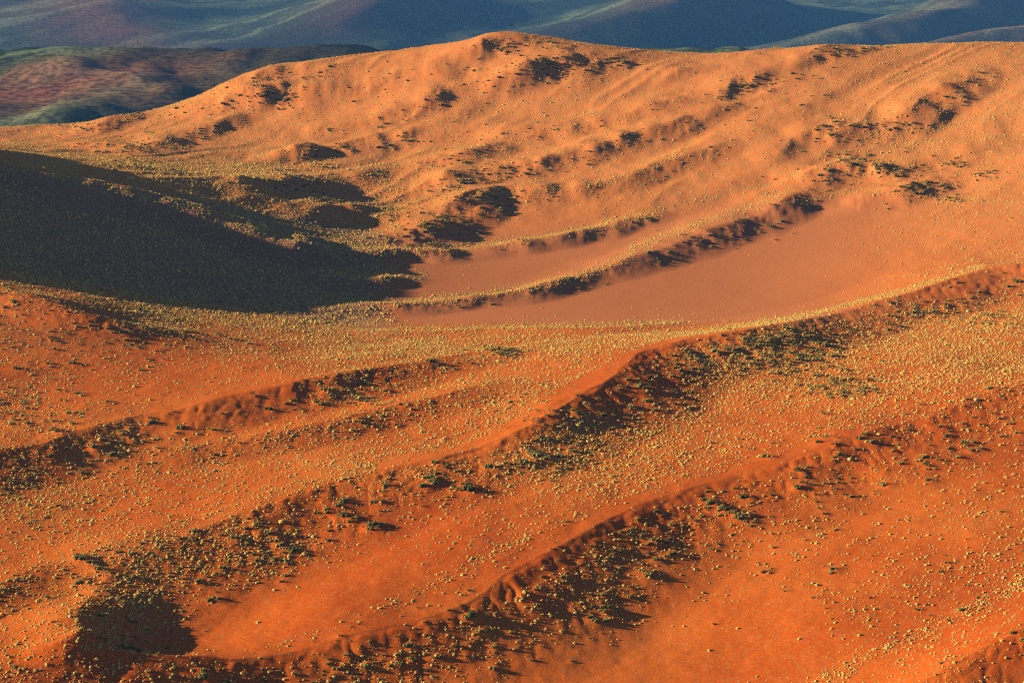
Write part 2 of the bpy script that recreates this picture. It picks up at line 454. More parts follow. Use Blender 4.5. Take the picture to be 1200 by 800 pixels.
def mixc(n, l, fac, a, b, blend='MIX'):
    m = n.new('ShaderNodeMix')
    m.data_type = 'RGBA'
    m.blend_type = blend
    for sock, v in ((m.inputs[0], fac), (m.inputs[6], a), (m.inputs[7], b)):
        if isinstance(v, (int, float)):
            sock.default_value = v
        elif isinstance(v, tuple):
            sock.default_value = (*v, 1)
        else:
            l.new(v, sock)
    return m.outputs[2]


sand, n, l, b = new_mat('red_sand')
tc = n.new('ShaderNodeTexCoord')
pos = tc.outputs['Object']
n1 = noise_node(n, l, pos, 0.016, 6)
r1 = ramp(n, [(0.34, (0.44, 0.076, 0.005)), (0.52, (0.52, 0.104, 0.008)), (0.66, (0.57, 0.132, 0.014))])
l.new(n1.outputs['Fac'], r1.inputs['Fac'])
pan = n.new('ShaderNodeAttribute')
pan.attribute_name = 'pan'
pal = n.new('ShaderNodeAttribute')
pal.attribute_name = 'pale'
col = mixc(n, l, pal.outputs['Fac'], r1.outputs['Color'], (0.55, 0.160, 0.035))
col = mixc(n, l, pan.outputs['Fac'], col, (0.46, 0.152, 0.048))
litter = n.new('ShaderNodeAttribute')
litter.attribute_name = 'litter'
n2 = noise_node(n, l, pos, 0.9, 2)
rl = ramp(n, [(0.48, (0, 0, 0)), (0.62, (1, 1, 1))])
l.new(n2.outputs['Fac'], rl.inputs['Fac'])
lm = n.new('ShaderNodeMath')
lm.operation = 'MULTIPLY'
l.new(rl.outputs['Color'], lm.inputs[0])
l.new(litter.outputs['Fac'], lm.inputs[1])
col = mixc(n, l, lm.outputs[0], col, (0.42, 0.25, 0.085))
grass_shade = n.new('ShaderNodeAttribute')
grass_shade.attribute_name = 'grassy'
col = mixc(n, l, grass_shade.outputs['Fac'], col, (0.28, 0.135, 0.08))  # dull grass colour that also carries the hill's shade
n3 = noise_node(n, l, pos, 3.6, 3)
r3 = ramp(n, [(0.3, (0.74, 0.74, 0.74)), (0.7, (1.22, 1.22, 1.22))])
l.new(n3.outputs['Fac'], r3.inputs['Fac'])
col = mixc(n, l, 1.0, col, r3.outputs['Color'], 'MULTIPLY')
l.new(col, b.inputs['Base Color'])
n4 = noise_node(n, l, pos, 1.7, 4)
bp = n.new('ShaderNodeBump')
bp.inputs['Strength'].default_value = 0.22
bp.inputs['Distance'].default_value = 0.25
l.new(n4.outputs['Fac'], bp.inputs['Height'])
l.new(bp.outputs['Normal'], b.inputs['Normal'])

farm, n, l, b = new_mat('shade_dark_grassland')
tc = n.new('ShaderNodeTexCoord')
pos = tc.outputs['Object']
mr = n.new('ShaderNodeMapping')
mr.inputs['Rotation'].default_value = (0, 0, R(-52))
l.new(pos, mr.inputs['Vector'])
mp = n.new('ShaderNodeMapping')
mp.inputs['Scale'].default_value = (0.30, 1.0, 1.0)
l.new(mr.outputs['Vector'], mp.inputs['Vector'])
n1 = noise_node(n, l, mp.outputs['Vector'], 0.0030, 7)
r1 = ramp(n, [(0.36, (0.012, 0.02, 0.012)), (0.50, (0.035, 0.05, 0.022)), (0.565, (0.12, 0.15, 0.07)), (0.59, (0.04, 0.055, 0.025)), (0.70, (0.07, 0.085, 0.04))])  # grass tones kept dark: the valley's shade is put into the colour
l.new(n1.outputs['Fac'], r1.inputs['Fac'])
red = n.new('ShaderNodeAttribute')
red.attribute_name = 'red'
col = mixc(n, l, red.outputs['Fac'], r1.outputs['Color'], (0.46, 0.12, 0.06))
n3 = noise_node(n, l, pos, 0.14, 4)
r3 = ramp(n, [(0.38, (0.45, 0.45, 0.45)), (0.62, (1.4, 1.4, 1.4))])
l.new(n3.outputs['Fac'], r3.inputs['Fac'])
col = mixc(n, l, 1.0, col, r3.outputs['Color'], 'MULTIPLY')
l.new(col, b.inputs['Base Color'])


def plant_mat(name, stops, low):
    m, n, l, b = new_mat(name)
    oi = n.new('ShaderNodeObjectInfo')
    r = ramp(n, stops)
    l.new(oi.outputs['Random'], r.inputs['Fac'])
    a = n.new('ShaderNodeAttribute')
    a.attribute_name = 'tip'
    c = mixc(n, l, a.outputs['Fac'], low, r.outputs['Color'])
    l.new(c, b.inputs['Base Color'])
    return m


straw = plant_mat('straw_grass', [(0.0, (0.72, 0.40, 0.07)), (0.35, (0.86, 0.52, 0.09)), (0.75, (0.92, 0.60, 0.13)), (0.9, (0.62, 0.47, 0.10)), (1.0, (0.28, 0.26, 0.06))], (0.66, 0.35, 0.09))
olive = plant_mat('olive_shrub', [(0.0, (0.16, 0.14, 0.03)), (0.4, (0.32, 0.25, 0.05)), (0.7, (0.48, 0.35, 0.07)), (1.0, (0.62, 0.42, 0.10))], (0.06, 0.055, 0.015))


# ------------------------------------------------------------------ mesh helpers
def grid_mesh(name, X, Y, Z, mat, attrs=()):
    nz, nx = X.shape
    me = bpy.data.meshes.new(name)
    co = np.stack([X, Y, Z], -1).reshape(-1, 3).astype(np.float32)
    idx = np.arange(nz * nx).reshape(nz, nx)
    quads = np.stack([idx[:-1, :-1], idx[:-1, 1:], idx[1:, 1:], idx[1:, :-1]], -1).reshape(-1, 4).astype(np.int32)
    me.vertices.add(len(co))
    me.vertices.foreach_set('co', co.ravel())
    me.loops.add(quads.size)
    me.loops.foreach_set('vertex_index', quads.ravel())
    me.polygons.add(len(quads))
    me.polygons.foreach_set('loop_start', np.arange(0, quads.size, 4, dtype=np.int32))
    me.polygons.foreach_set('use_smooth', np.ones(len(quads), bool))
    me.update(calc_edges=True)
    for an, av in attrs:
        a = me.attributes.new(an, 'FLOAT', 'POINT')
        a.data.foreach_set('value', av.astype(np.float32).ravel())
    me.materials.append(mat)
    o = bpy.data.objects.new(name, me)
    C.objects.link(o)
    return o


# ------------------------------------------------------------------ distant dunes beyond the field
FU = np.linspace(-0.75, 0.5, 460)
FY = np.concatenate([np.linspace(1300, 2900, 160), np.linspace(2915, 5000, 60), np.linspace(5012, 7000, 300), np.geomspace(7020, 30000, 90)])
FX = FU[None, :] * FY[:, None]
FYY = np.repeat(FY[:, None], len(FU), 1)
FAR_RIDGES = [  # photo pixel, distance, windward width, lee width, redness: crest height follows from pixel and distance
    [(-160, 158, 2150, 240, 260, .8), (0, 138, 2200, 240, 260, .9), (60, 117, 2250, 240, 270, 1), (100, 101, 2290, 240, 270, 1), (132, 85, 2330, 240, 280, 1), (165, 88, 2360, 220, 270, .8), (195, 80, 2400, 220, 260, .6), (240, 88, 2440, 200, 240, .4), (300, 104, 2500, 200, 220, .2)],
    [(-60, 100, 4300, 260, 200, .8), (10, 84, 4350, 260, 200, .9), (42, 69, 4400, 260, 190, 1), (72, 82, 4500, 240, 180, .6), (120, 100, 4600, 240, 180, .2)],
    [(240, 74, 5350, 300, 240, .3), (185, 62, 5350, 420, 260, .7), (158, 34, 5500, 480, 280, .8), (132, 2, 5800, 520, 300, .8), (100, -28, 6250, 520, 320, .8)],
    [(220, 70, 5450, 320, 240, 0), (320, 54, 5400, 340, 270, .1), (400, 30, 5500, 360, 300, .3), (450, 0, 5800, 400, 320, .5), (470, -26, 6200, 420, 320, .5)],
    [(500, 70, 5450, 320, 240, 0), (610, 50, 5400, 340, 270, .1), (720, 24, 5560, 360, 300, .2), (810, -2, 5850, 400, 320, .5), (860, -28, 6250, 420, 320, .5)],
    [(820, 74, 5300, 320, 240, 0), (930, 52, 5350, 340, 270, .1), (1040, 28, 5520, 360, 300, .3), (1140, 0, 5850, 400, 320, .4), (1210, -28, 6250, 420, 320, .4)],
    [(1060, 58, 5200, 300, 220, .2), (1160, 40, 5350, 320, 240, .5), (1260, 22, 5500, 340, 260, .5), (1360, 0, 5800, 340, 260, .5)],
    [(-700, 70, 5200, 500, 500, 0), (-650, 20, 5700, 600, 600, 0), (-600, -20, 6400, 700, 700, 0), (-600, -50, 7400, 700, 700, 0), (-560, -80, 9000, 700, 700, 0)],
    [(-400, -40, 8000, 900, 700, .3), (100, -45, 8200, 900, 700, .3), (700, -45, 8400, 900, 700, .3), (1500, -45, 8600, 900, 700, .3)],
]
FLOOR = -640.0


def far_floor(x, y):
    a = smooth((y - 2450) / 1500)
    return -185.0 * (1 - a) + FLOOR * a - 0.04 * np.clip(x, -2800, 2800) * smooth((y - 3400) / 1800)


fz = far_floor(FX, FYY)
fx_, fy_ = FX.ravel().astype(np.float32), FYY.ravel().astype(np.float32)
fzr = fz.ravel()
fr = np.zeros_like(fzr)
for k, pts in enumerate(FAR_RIDGES):
    W = []
    for (px, py, D, wl, wr, rd) in pts:
        p = at_D(px, py, D)
        W.append((p[0], p[1], max(3.0, p[2] - float(far_floor(p[0], p[1]))), wl, wr, rd))
    cr = catmull(W, 90)
    d, s, h, wl, wr, so = ridge_coords(cr, fx_, fy_)
    d = d + 22 * vnoise(s / 220, s * 0 + k, 51)
    t = np.clip(d / wr, 0, 1)
    pr = np.where(d < 0, 1 - smooth(-d / wl), ((1 - t) ** 1.5) * 0.65 + 0.35 * (1 - smooth(t)))
    fzr = np.maximum(fzr, fz.ravel() + h * pr)
    fr = np.maximum(fr, np.clip(pr, 0, 1) ** 2 * so * (0.42 if k == 0 else 0.32))
nearer = 1 - smooth((fy_ - 2900) / 600)
fzr = fzr + nearer * (9 * fbm(fx_ / 110, fy_ / 150, 4, 65) + 5 * np.abs(vnoise(fx_ / 40, fy_ / 60, 67)))
fzr = fzr + 12 * smooth((fy_ - 2600) / 900) * fbm((fx_ * .62 + fy_ * .78) / 1500, (fx_ * .78 - fy_ * .62) / 420, 4, 61) + 5.0 * fbm(fx_ / 90, fy_ / 90, 3, 63)
far = grid_mesh('distant_dunes', FX, FYY, fzr.reshape(FX.shape), farm, (('red', fr.reshape(FX.shape)),))
far['kind'] = 'structure'
far['label'] = 'grassy blue hazy valley and dunes in shade beyond the dune field'

# ------------------------------------------------------------------ plants
def plant_mesh(name, mat, seed, rad, height, blades, blade_w, core, lumps=1):
    rg = random.Random(seed)
    V, F, T = [], [], []
    for li in range(lumps):
        if lumps == 1:
            cx, cy, lr, lh = 0, 0, rad, height
        else:
            a = 6.28 * li / lumps + rg.uniform(-.5, .5)
            q = 0 if li == 0 else rad * rg.uniform(.4, .75)
            cx, cy = q * math.cos(a), q * math.sin(a)
            lr, lh = rad * rg.uniform(.45, .65), height * rg.uniform(.6, 1.0)
        # uneven dome in the middle of the clump
        b0 = len(V)
        seg = 7
        for ring, (rr, zz, tp) in enumerate(((1.0, -.12, 0.0), (.9, .38, .35), (.5, .8, .75))):
            for k in range(seg):
                a = 6.283 * k / seg + ring * .4
                w = rg.uniform(.75, 1.15)
                V.append((cx + lr * core * rr * w * math.cos(a), cy + lr * core * rr * w * math.sin(a), lh * core * zz * rg.uniform(.85, 1.15)))
                T.append(tp)
        V.append((cx, cy, lh * core))
        T.append(.9)
        for ring in range(2):
            for k in range(seg):
                k2 = (k + 1) % seg
                F.append((b0 + ring * seg + k, b0 + ring * seg + k2, b0 + (ring + 1) * seg + k2, b0 + (ring + 1) * seg + k))
        for k in range(seg):
            F.append((b0 + 2 * seg + k, b0 + 2 * seg + (k + 1) % seg, b0 + 3 * seg))
        for k in range(blades // lumps):
            a = rg.uniform(0, 6.283)
            el = math.asin(rg.uniform(.05, 1.0))
            ln = rg.uniform(.8, 1.15)
            tip = (cx + lr * ln * math.cos(a) * math.cos(el), cy + lr * ln * math.sin(a) * math.cos(el), lh * ln * math.sin(el) * 1.05)
            f0 = .35
            base = [cx + (tip[0] - cx) * f0, cy + (tip[1] - cy) * f0, tip[2] * f0]
            sx, sy = -math.sin(a) * blade_w, math.cos(a) * blade_w
            b0 = len(V)
            V += [(base[0] - sx, base[1] - sy, base[2]), (base[0] + sx, base[1] + sy, base[2]), tip]
            T += [.4, .4, 1.0]
            F.append((b0, b0 + 1, b0 + 2))
    me = bpy.data.meshes.new(name)
    me.from_pydata(V, [], F)
    me.update()
    at = me.attributes.new('tip', 'FLOAT', 'POINT')
    at.data.foreach_set('value', np.array(T, np.float32))
    me.materials.append(mat)
    return me


TUFT_MESH = [plant_mesh('grass_tuft', straw, 100 + i, .43, .38, 40, .035, .74) for i in range(6)]
SHRUB_MESH = [plant_mesh('shrub', olive, 300 + i, 1.0, .85, 170, .085, .72, lumps=5) for i in range(6)]


def shepard(PX, PY, pts, pw=3.6):
    num = np.zeros(PX.shape)
    den = np.zeros(PX.shape)
    for (x, y, v) in pts:
        w = 1.0 / (((PX - x) ** 2 + ((PY - y) * 1.6) ** 2) + 250) ** (pw / 2)
        num += w * v
        den += w
    return num / den


DENS = [  # photo pixel, tufts per square metre
    (40, 720, .16), (130, 700, .16), (40, 790, .20), (160, 720, .22), (210, 730, .04), (300, 720, .003), (380, 690, .012), (250, 750, .002), (330, 640, .10), (270, 640, .25), (450, 640, .035), (420, 700, .01),
    (520, 620, .05), (560, 660, .05), (600, 600, .08), (700, 590, .13), (640, 630, .07), (350, 760, .004), (500, 690, .04),
    (420, 770, .22), (520, 750, .20), (600, 720, .16), (560, 790, .10), (700, 680, .14), (680, 740, .03), (760, 650, .12), (640, 790, .004), (760, 780, .001), (850, 760, .002), (800, 700, .012), (870, 680, .02),
    (830, 610, .12), (920, 610, .09), (900, 700, .02), (1000, 640, .05), (1100, 620, .07), (1180, 600, .10), (950, 760, .03), (1030, 740, .09), (1100, 700, .12), (1170, 680, .15), (1120, 760, .10), (1180, 790, .04), (960, 790, .06),
    (950, 560, .05), (1050, 520, .06), (1150, 500, .08), (1150, 560, .08), (900, 530, .07),
    (850, 520, .20), (800, 490, .26), (950, 470, .24), (1050, 440, .30), (1150, 420, .30), (900, 430, .36), (960, 420, .36), (850, 440, .26), (760, 520, .26), (700, 530, .30), (680, 500, .30), (620, 530, .25), (1010, 450, .34), (1150, 370, .28), (1080, 380, .30),
    (740, 440, .05), (700, 455, .0), (690, 470, .05), (1110, 345, .05), (1150, 330, .04),
    (600, 470, .25), (540, 490, .26), (450, 510, .20), (480, 530, .22), (350, 540, .20), (250, 550, .20), (150, 570, .22), (60, 570, .25), (100, 630, .12), (200, 600, .12), (330, 560, .15), (40, 650, .12),
    (280, 480, .06), (350, 460, .06), (400, 470, .20), (220, 490, .05), (450, 450, .08), (540, 440, .15), (200, 460, .04), (150, 440, .09), (60, 450, .14), (100, 410, .07), (30, 480, .20), (200, 420, .06), (100, 380, .08), (300, 430, .08), (320, 400, .12), (250, 395, .10),
    (400, 405, .20), (480, 400, .22), (560, 400, .20), (650, 405, .20), (750, 400, .16), (580, 430, .25), (660, 420, .22), (300, 375, .28), (200, 365, .28),
    (500, 345, .0), (600, 320, .0), (700, 350, .0), (850, 340, .0), (950, 345, .0), (560, 365, .0), (650, 255, .008), (560, 270, .0), (800, 310, .003), (900, 300, .01), (950, 290, .02), (1000, 280, .035), (1050, 310, .03), (1100, 280, .05), (1150, 260, .06), (1000, 330, .01),
    (900, 260, .03), (960, 250, .06), (1050, 240, .06), (1180, 210, .08), (1100, 220, .08),
    (50, 250, .28), (150, 310, .3), (250, 330, .3), (350, 350, .3), (200, 250, .3), (50, 200, .2), (300, 260, .3), (400, 300, .28), (100, 200, .16), (50, 285, .28), (400, 350, .28),
    (300, 215, .16), (450, 225, .14), (490, 260, .12), (520, 270, .10), (600, 210, .09), (600, 240, .03), (700, 220, .06), (450, 170, .09), (550, 160, .10), (650, 160, .08), (750, 150, .09), (700, 180, .09), (850, 170, .07), (800, 200, .06), (860, 200, .03),
    (350, 140, .06), (450, 110, .06), (550, 120, .07), (650, 110, .09), (600, 80, .05), (750, 100, .05), (850, 110, .05), (920, 120, .04), (1000, 100, .07), (1100, 70, .09), (1180, 80, .09), (1150, 120, .10), (1050, 170, .12), (1100, 150, .08), (900, 75, .02), (990, 75, .06), (700, 70, .06), (480, 80, .03), (560, 60, .01), (250, 150, .08), (150, 150, .10), (50, 155, .10), (1180, 160, .09),
]
BANDS = [  # yellow lines of dense grass: polyline in photo pixels, half width in pixels, density
    ([(960, 798), (1020, 770), (1080, 740), (1140, 712), (1200, 684)], 6, .75),
    ([(330, 752), (420, 722), (500, 690), (560, 655), (620, 628)], 4, .35),
    ([(840, 458), (960, 434), (1080, 424), (1200, 412)], 2.5, .5),
    ([(1060, 448), (1200, 430)], 2.5, .4),
    ([(620, 465), (700, 430), (760, 402), (860, 384), (960, 366), (1060, 340), (1150, 312)], 2.5, .4),
    ([(0, 304), (60, 322), (120, 342), (200, 358)], 3, .6),
    ([(190, 296), (250, 304), (320, 318), (400, 334)], 2.5, .5),
    ([(60, 268), (160, 276), (260, 286), (340, 300)], 2.5, .3),
    ([(150, 362), (260, 376), (400, 388), (520, 398)], 4, .4),
    ([(380, 362), (460, 356), (540, 349), (620, 337), (700, 317), (740, 300)], 5, .32),
    ([(390, 301), (450, 296), (540, 290), (620, 280), (700, 265), (770, 250)], 5, .30),
    ([(380, 326), (440, 325), (495, 323)], 4.5, .30),
    ([(560, 228), (620, 226), (700, 217), (760, 196), (800, 180)], 5, .2),
    ([(440, 388), (580, 384), (700, 381), (800, 377)], 3, .35),
    ([(680, 268), (760, 248), (830, 232), (900, 215)], 3, .22),
    ([(740, 292), (820, 262), (910, 232)], 6, .22),
    ([(1010, 160), (1090, 152), (1200, 130)], 3, .3),
    ([(940, 236), (1010, 222), (1100, 232), (1200, 238)], 3, .18),
    ([(1040, 172), (1120, 164), (1200, 158)], 3, .25),
    ([(470, 268), (430, 252), (480, 236), (540, 222)], 4, .2),
    ([(0, 540), (100, 522), (180, 492), (260, 465)], 2.5, .25),
    ([(130, 535), (240, 522), (330, 508), (450, 486)], 3, .3),
    ([(0, 685), (80, 655), (200, 618), (330, 575), (450, 546), (560, 520)], 3, .3),
]


def band_density(PX, PY):
    out = np.zeros(PX.shape)
    for pts, w, v in BANDS:
        best = np.full(PX.shape, 1e9)
        for (x0, y0), (x1, y1) in zip(pts[:-1], pts[1:]):
            ex, ey = x1 - x0, y1 - y0
            t = np.clip(((PX - x0) * ex + (PY - y0) * ey) / (ex * ex + ey * ey), 0, 1)
            best = np.minimum(best, (PX - x0 - t * ex) ** 2 + (PY - y0 - t * ey) ** 2)
        out += v * np.exp(-best / (w * w))
    return out


# candidates spread evenly over the ground, kept by density
MAXD = 2.0
y0, y1, ul, ur = 405.0, 1400.0, -.26, .26
area = (ur - ul) * (y1 * y1 - y0 * y0) / 2
NC = int(area * MAXD)
cy = np.sqrt(RNG.uniform(y0 * y0, y1 * y1, NC))
cx = RNG.uniform(ul, ur, NC) * cy
cz = sample(GZ, cx, cy)
PX, PY = project(cx, cy, cz)
dens = shepard(PX, PY, DENS) * (1 - .93 * terrain_masks(cx, cy, cz)[0]) + 1.1 * band_density(PX, PY)
for bx_, by_, rx_, ry_, v_ in ((930, 425, 70, 30, .22), (985, 455, 45, 14, .2), (1120, 370, 70, 18, .18), (660, 520, 70, 40, .12), (240, 650, 120, 30, .14), (150, 730, 70, 40, .12), (560, 740, 130, 40, .08), (420, 765, 90, 28, .12), (150, 790, 130, 14, .15), (690, 660, 80, 40, .06), (40, 570, 60, 40, .12)):
    dens = dens + v_ * blob(bx_, by_, rx_, ry_, PX, PY)
clump = np.clip(0.75 + 0.45 * fbm(cx / 9, cy / 9, 3, 71) + 0.8 * fbm(cx / 40, cy / 40, 3, 75), 0.05, 2.2)
dens = dens * (0.45 + 0.75 * clump) * np.where(cy > 800, 7.0, 5.8)
# bare floors of the bowls
dens = dens * (1 - .95 * np.clip(1.6 * blob(0, 0, 150, 30, (PX - 350) * .96 + (PY - 712) * -.28, (PY - 712) + (PX - 350) * .28), 0, 1))
dens = dens * (1 - .95 * np.clip(1.6 * blob(740, 785, 130, 36, PX, PY), 0, 1))
# bare blown sand along the sharp crests
for rname, x_from, x_to, off, half in (('front', 380, 1010, 0.0, 6.5), ('long', 440, 880, -1.0, 7.5), ('long', 1080, 1220, 6.0, 7.0), ('middle', 170, 350, 2.0, 8.0)):
    m = np.where((np.abs(dens) > .004) & (PX > x_from) & (PX < x_to) & (PY > 280))[0]
    dd = ridge_coords(CREST[rname], cx[m].astype(np.float32), cy[m].astype(np.float32))[0]
    dens[m] *= 1 - 0.93 * np.exp(-(np.abs(dd - off) / half) ** 4)
keep = RNG.uniform(0, MAXD, NC) < dens
tx, ty, tz = cx[keep], cy[keep], cz[keep]
TPX, TPY = PX[keep], PY[keep]
tlee = sample(GLEE, tx, ty)
NT = len(tx)
tsc = np.clip(RNG.lognormal(-.08, .50, NT), .35, 2.8) * np.where(ty > 800, .50, .53) * np.where((TPX < 470) & (TPY > 190) & (TPY < 380) & (ty > 800), 1.3, 1.0)
tsc *= np.where(RNG.uniform(0, 1, NT) < .05, 1.6, 1.0)
trot = RNG.uniform(0, 6.283, NT)
print('tufts', NT)

# shrubs: on the lee faces below the crests
SHRUBS = {  # ridge: (first fraction, last fraction, number, size, d range in lee widths)
    'front': [(.12, .62, 190, .8, .15, .75), (.05, .95, 110, .55, .02, .8)],
    'bowl_rim': [(.1, .9, 50, .6, .1, .95)],
    'long': [(.05, .30, 130, .85, .15, .85), (.28, .52, 80, .75, .15, .8), (.5, .72, 60, .9, .2, .95), (.72, 1.0, 60, .9, .15, .95)],
    'long_tail': [(.2, .9, 22, .7, .1, .8)],
    'middle': [(.1, .95, 70, .85, .1, .9)],
    'middle_step': [(.1, .9, 26, .6, .0, .8)],
    'left_hump': [(.2, .9, 45, .8, -.3, .9)],
    'pan_rib': [(.55, .95, 50, .75, .05, .8), (.05, .55, 40, .5, .05, .8)],
    'pan_rib_upper': [(.1, .85, 50, .5, .05, .8)],
    'knoll': [(.05, .45, 70, .8, .1, .95), (.45, .9, 30, .6, .1, .8)],
    'knoll_upper': [(.1, .4, 40, .8, .1, .95), (.4, .9, 40, .6, .1, .8)],
    'upper_a': [(.1, .4, 40, .7, .1, .95), (.4, .9, 16, .6, .0, .8)],
    'upper_b': [(.1, .4, 36, .7, .1, .95), (.4, .9, 26, .6, .0, .8)],
    'upper_c': [(.2, .9, 26, .8, .1, .8)],
    'upper_d': [(.1, .5, 45, .8, .1, .95)],
    'upper_e': [(.1, .6, 25, .8, .1, .95)],
    'summit': [(.4, .9, 30, .9, .2, .95)],
    'summit_hollow': [(.1, .9, 60, .8, .2, .98)],
    'cornice_b': [(.2, .9, 25, .8, .4, .98)],
    'cornice_c': [(.3, .9, 14, .8, .4, .98)],
    'cornice_d': [(.2, .6, 40, .8, .3, .98), (.6, .9, 20, .8, .1, .8)],
    'right_knoll': [(.2, .8, 60, .8, .2, .98)],
    'right_knoll_b': [(.2, .7, 45, .8, .2, .98)],
    'left_slope_a': [(.2, .8, 45, .8, .1, .98)],
    'left_slope_b': [(.2, .8, 25, .7, .1, .98)],
    'bottom_right': [(.1, .9, 26, .9, -.2, .9)],
}


def shrub_place(name, px, py):
    if name == 'bowl_rim' or (name in ('long', 'scrub') and px < 330 and py > 590):
        return 'on the curved rim of the shaded bowl'
    if name == 'front' and px < 480:
        return 'on the foremost ridge where it closes the shaded bowl'
    if name == 'front' and px < 790:
        return 'in the dark gullied lee of the foremost ridge'
    if name == 'front':
        return 'on the broad sunlit end of the foremost ridge'
    if name == 'long' and px < 560:
        return 'along the low stretch of the long winding ridge'
    if name == 'long' and px < 850:
        return 'under the knife sharp bend of the long winding ridge'
    if name == 'long':
        return 'below the red upper end of the long winding ridge'
    if name in ('middle', 'middle_step'):
        return 'on the low soft ridge behind the long winding ridge'
    if name == 'left_hump':
        return 'on the red hump below the dark shaded hill'
    if name == 'long_tail':
        return 'on the low tail of sand outside the bowl rim'
    if name == 'bottom_right':
        return 'on the small red ridge beside the dense yellow grass line'
    if name == 'scrub':
        return 'in a dark scrub patch in the lee of the ridges' if py < 590 else 'among the tufts at the foot of the foremost ridge'
    return 'standing apart in open sunlit sand'


shx, shy, shs, shn = [], [], [], []
for name, specs in SHRUBS.items():
    cr = CREST[name]
    arc = np.concatenate([[0], np.cumsum(np.hypot(np.diff(cr[:, 0]), np.diff(cr[:, 1])))])
    for f0, f1, num, size, d0, d1 in specs:
        num = int(num * (0.75 if name in ('front', 'long', 'bowl_rim', 'middle') else 1.1))
        s = RNG.uniform(f0, f1, num) * arc[-1]
        s = s + 4 * np.sin(s / 5.0)
        q = np.array([np.interp(s, arc, cr[:, c]) for c in range(6)])
        e = np.array([np.interp(s + 1, arc, cr[:, c]) - np.interp(s - 1, arc, cr[:, c]) for c in range(2)])
        e /= np.hypot(e[0], e[1]) + 1e-9
        dd = RNG.uniform(d0, d1, num) * q[4]
        shx += list(q[0] + e[1] * dd)
        shy += list(q[1] - e[0] * dd)
        shs += list(np.clip(RNG.lognormal(0, .38, num), .45, 2.2) * size)
        shn += [name] * num
SCATTER = [((1000, 530), 130, 40, 60, .75), ((1150, 500), 60, 40, 30, .8), ((1050, 65), 140, 14, 60, .8), ((700, 62), 150, 18, 50, .7), ((1000, 190), 90, 40, 50, .7), ((450, 95), 130, 25, 40, .7),
           ((150, 400), 140, 30, 60, .75), ((60, 470), 60, 60, 30, .8), ((590, 412), 22, 8, 16, .9), ((600, 170), 200, 40, 50, .6), ((900, 110), 90, 25, 30, .7), ((1100, 700), 120, 60, 24, .6), ((900, 640), 120, 60, 24, .6)]
for (px, py), rx, ry, num, size in SCATTER:
    for k in range(num):
        p = at_z(px + RNG.normal(0, rx * .6), py + RNG.normal(0, ry * .6), 0)
        for _ in range(6):
            qx_, qy_ = project(*p)
            p = at_z(qx_, qy_, .5 * (p[2] + float(sample(GZ, np.array([p[0]]), np.array([p[1]]))[0])))
        shx.append(p[0])
        shy.append(p[1])
        shs.append(np.clip(RNG.lognormal(0, .35), .45, 2.0) * size)
        shn.append('open')
SCRUB = [  # dark patches of low scrub: photo pixel, radii in pixels, number, size
    (900, 400, 45, 10, 130, .75), (925, 425, 50, 18, 330, .75), (985, 455, 32, 9, 150, .75), (1110, 365, 50, 11, 130, .7), (1160, 378, 30, 10, 50, .7),
    (660, 505, 45, 24, 150, .75), (640, 545, 50, 16, 100, .7), (590, 415, 20, 8, 45, .8), (140, 517, 60, 10, 110, .7), (25, 570, 40, 32, 170, .7), (20, 480, 30, 20, 80, .7),
    (410, 465, 60, 18, 90, .65), (500, 265, 50, 20, 200, .75), (540, 222, 30, 13, 110, .75), (545, 190, 30, 12, 60, .7), (365, 187, 28, 11, 80, .75), (350, 215, 30, 9, 70, .75),
    (315, 117, 34, 8, 90, .8), (300, 97, 20, 6, 40, .8), (635, 82, 52, 12, 190, .8), (880, 102, 22, 8, 60, .8), (1000, 188, 24, 8, 60, .8), (1040, 200, 36, 7, 60, .8), (1075, 222, 24, 8, 60, .8), (1110, 236, 16, 4, 26, .8),
    (975, 150, 20, 6, 40, .8), (1030, 148, 24, 5, 40, .8), (985, 60, 28, 5, 40, .8), (590, 55, 28, 8, 60, .8), (160, 172, 40, 9, 90, .8), (110, 150, 40, 7, 60, .75), (170, 190, 40, 9, 70, .7),
    (150, 355, 60, 12, 90, .6), (280, 362, 80, 10, 90, .55), (165, 735, 60, 30, 150, .6), (250, 640, 90, 30, 120, .65), (560, 745, 110, 36, 130, .65), (440, 770, 80, 24, 100, .65), (690, 650, 60, 24, 70, .65), (200, 790, 110, 12, 70, .65),
    (830, 275, 60, 12, 60, .6), (470, 55, 50, 6, 40, .7), (700, 70, 60, 10, 40, .7),
]
_q = [(px + RNG.normal(0, rx * .68), py + RNG.normal(0, ry * .68), sz) for px, py, rx, ry, num, sz in SCRUB for k in range(num)]
_q = np.array(_q)
_q = _q[(RNG.uniform(0, 1, len(_q)) < np.where(_q[:, 1] > 500, .40, np.where(_q[:, 1] > 330, .95, .6)))]
_q[:, 2] *= np.where(_q[:, 1] > 480, .62, np.where(_q[:, 1] > 330, .8, 1.0))
_dx, _dy = (_q[:, 0] - 600) / FPX, (400 - _q[:, 1]) / FPX
_ry, _rz = CP + _dy * SP, -SP + _dy * CP
_hit = np.full(len(_q), -1.0)
for D in np.arange(420, 1400, 1.5):
    g = CAM_H + _rz / _ry * D - sample(GZ, _dx / _ry * D, np.full(len(_q), D))
    _hit = np.where((_hit < 0) & (g <= 0), D, _hit)
_m = _hit > 0
shx += list((_dx / _ry * _hit)[_m])
shy += list(_hit[_m])
shs += list(np.clip(RNG.lognormal(0, .4, _m.sum()), .4, 2.0) * _q[_m, 2])
shn += ['scrub'] * int(_m.sum())
shx, shy, shs, shn = np.array(shx), np.array(shy), np.array(shs), np.array(shn)
ok = (shy > 400) & (shy < 1400) & (np.abs(shx / shy) < .26)
shx, shy, shs, shn = shx[ok], shy[ok], shs[ok], shn[ok]
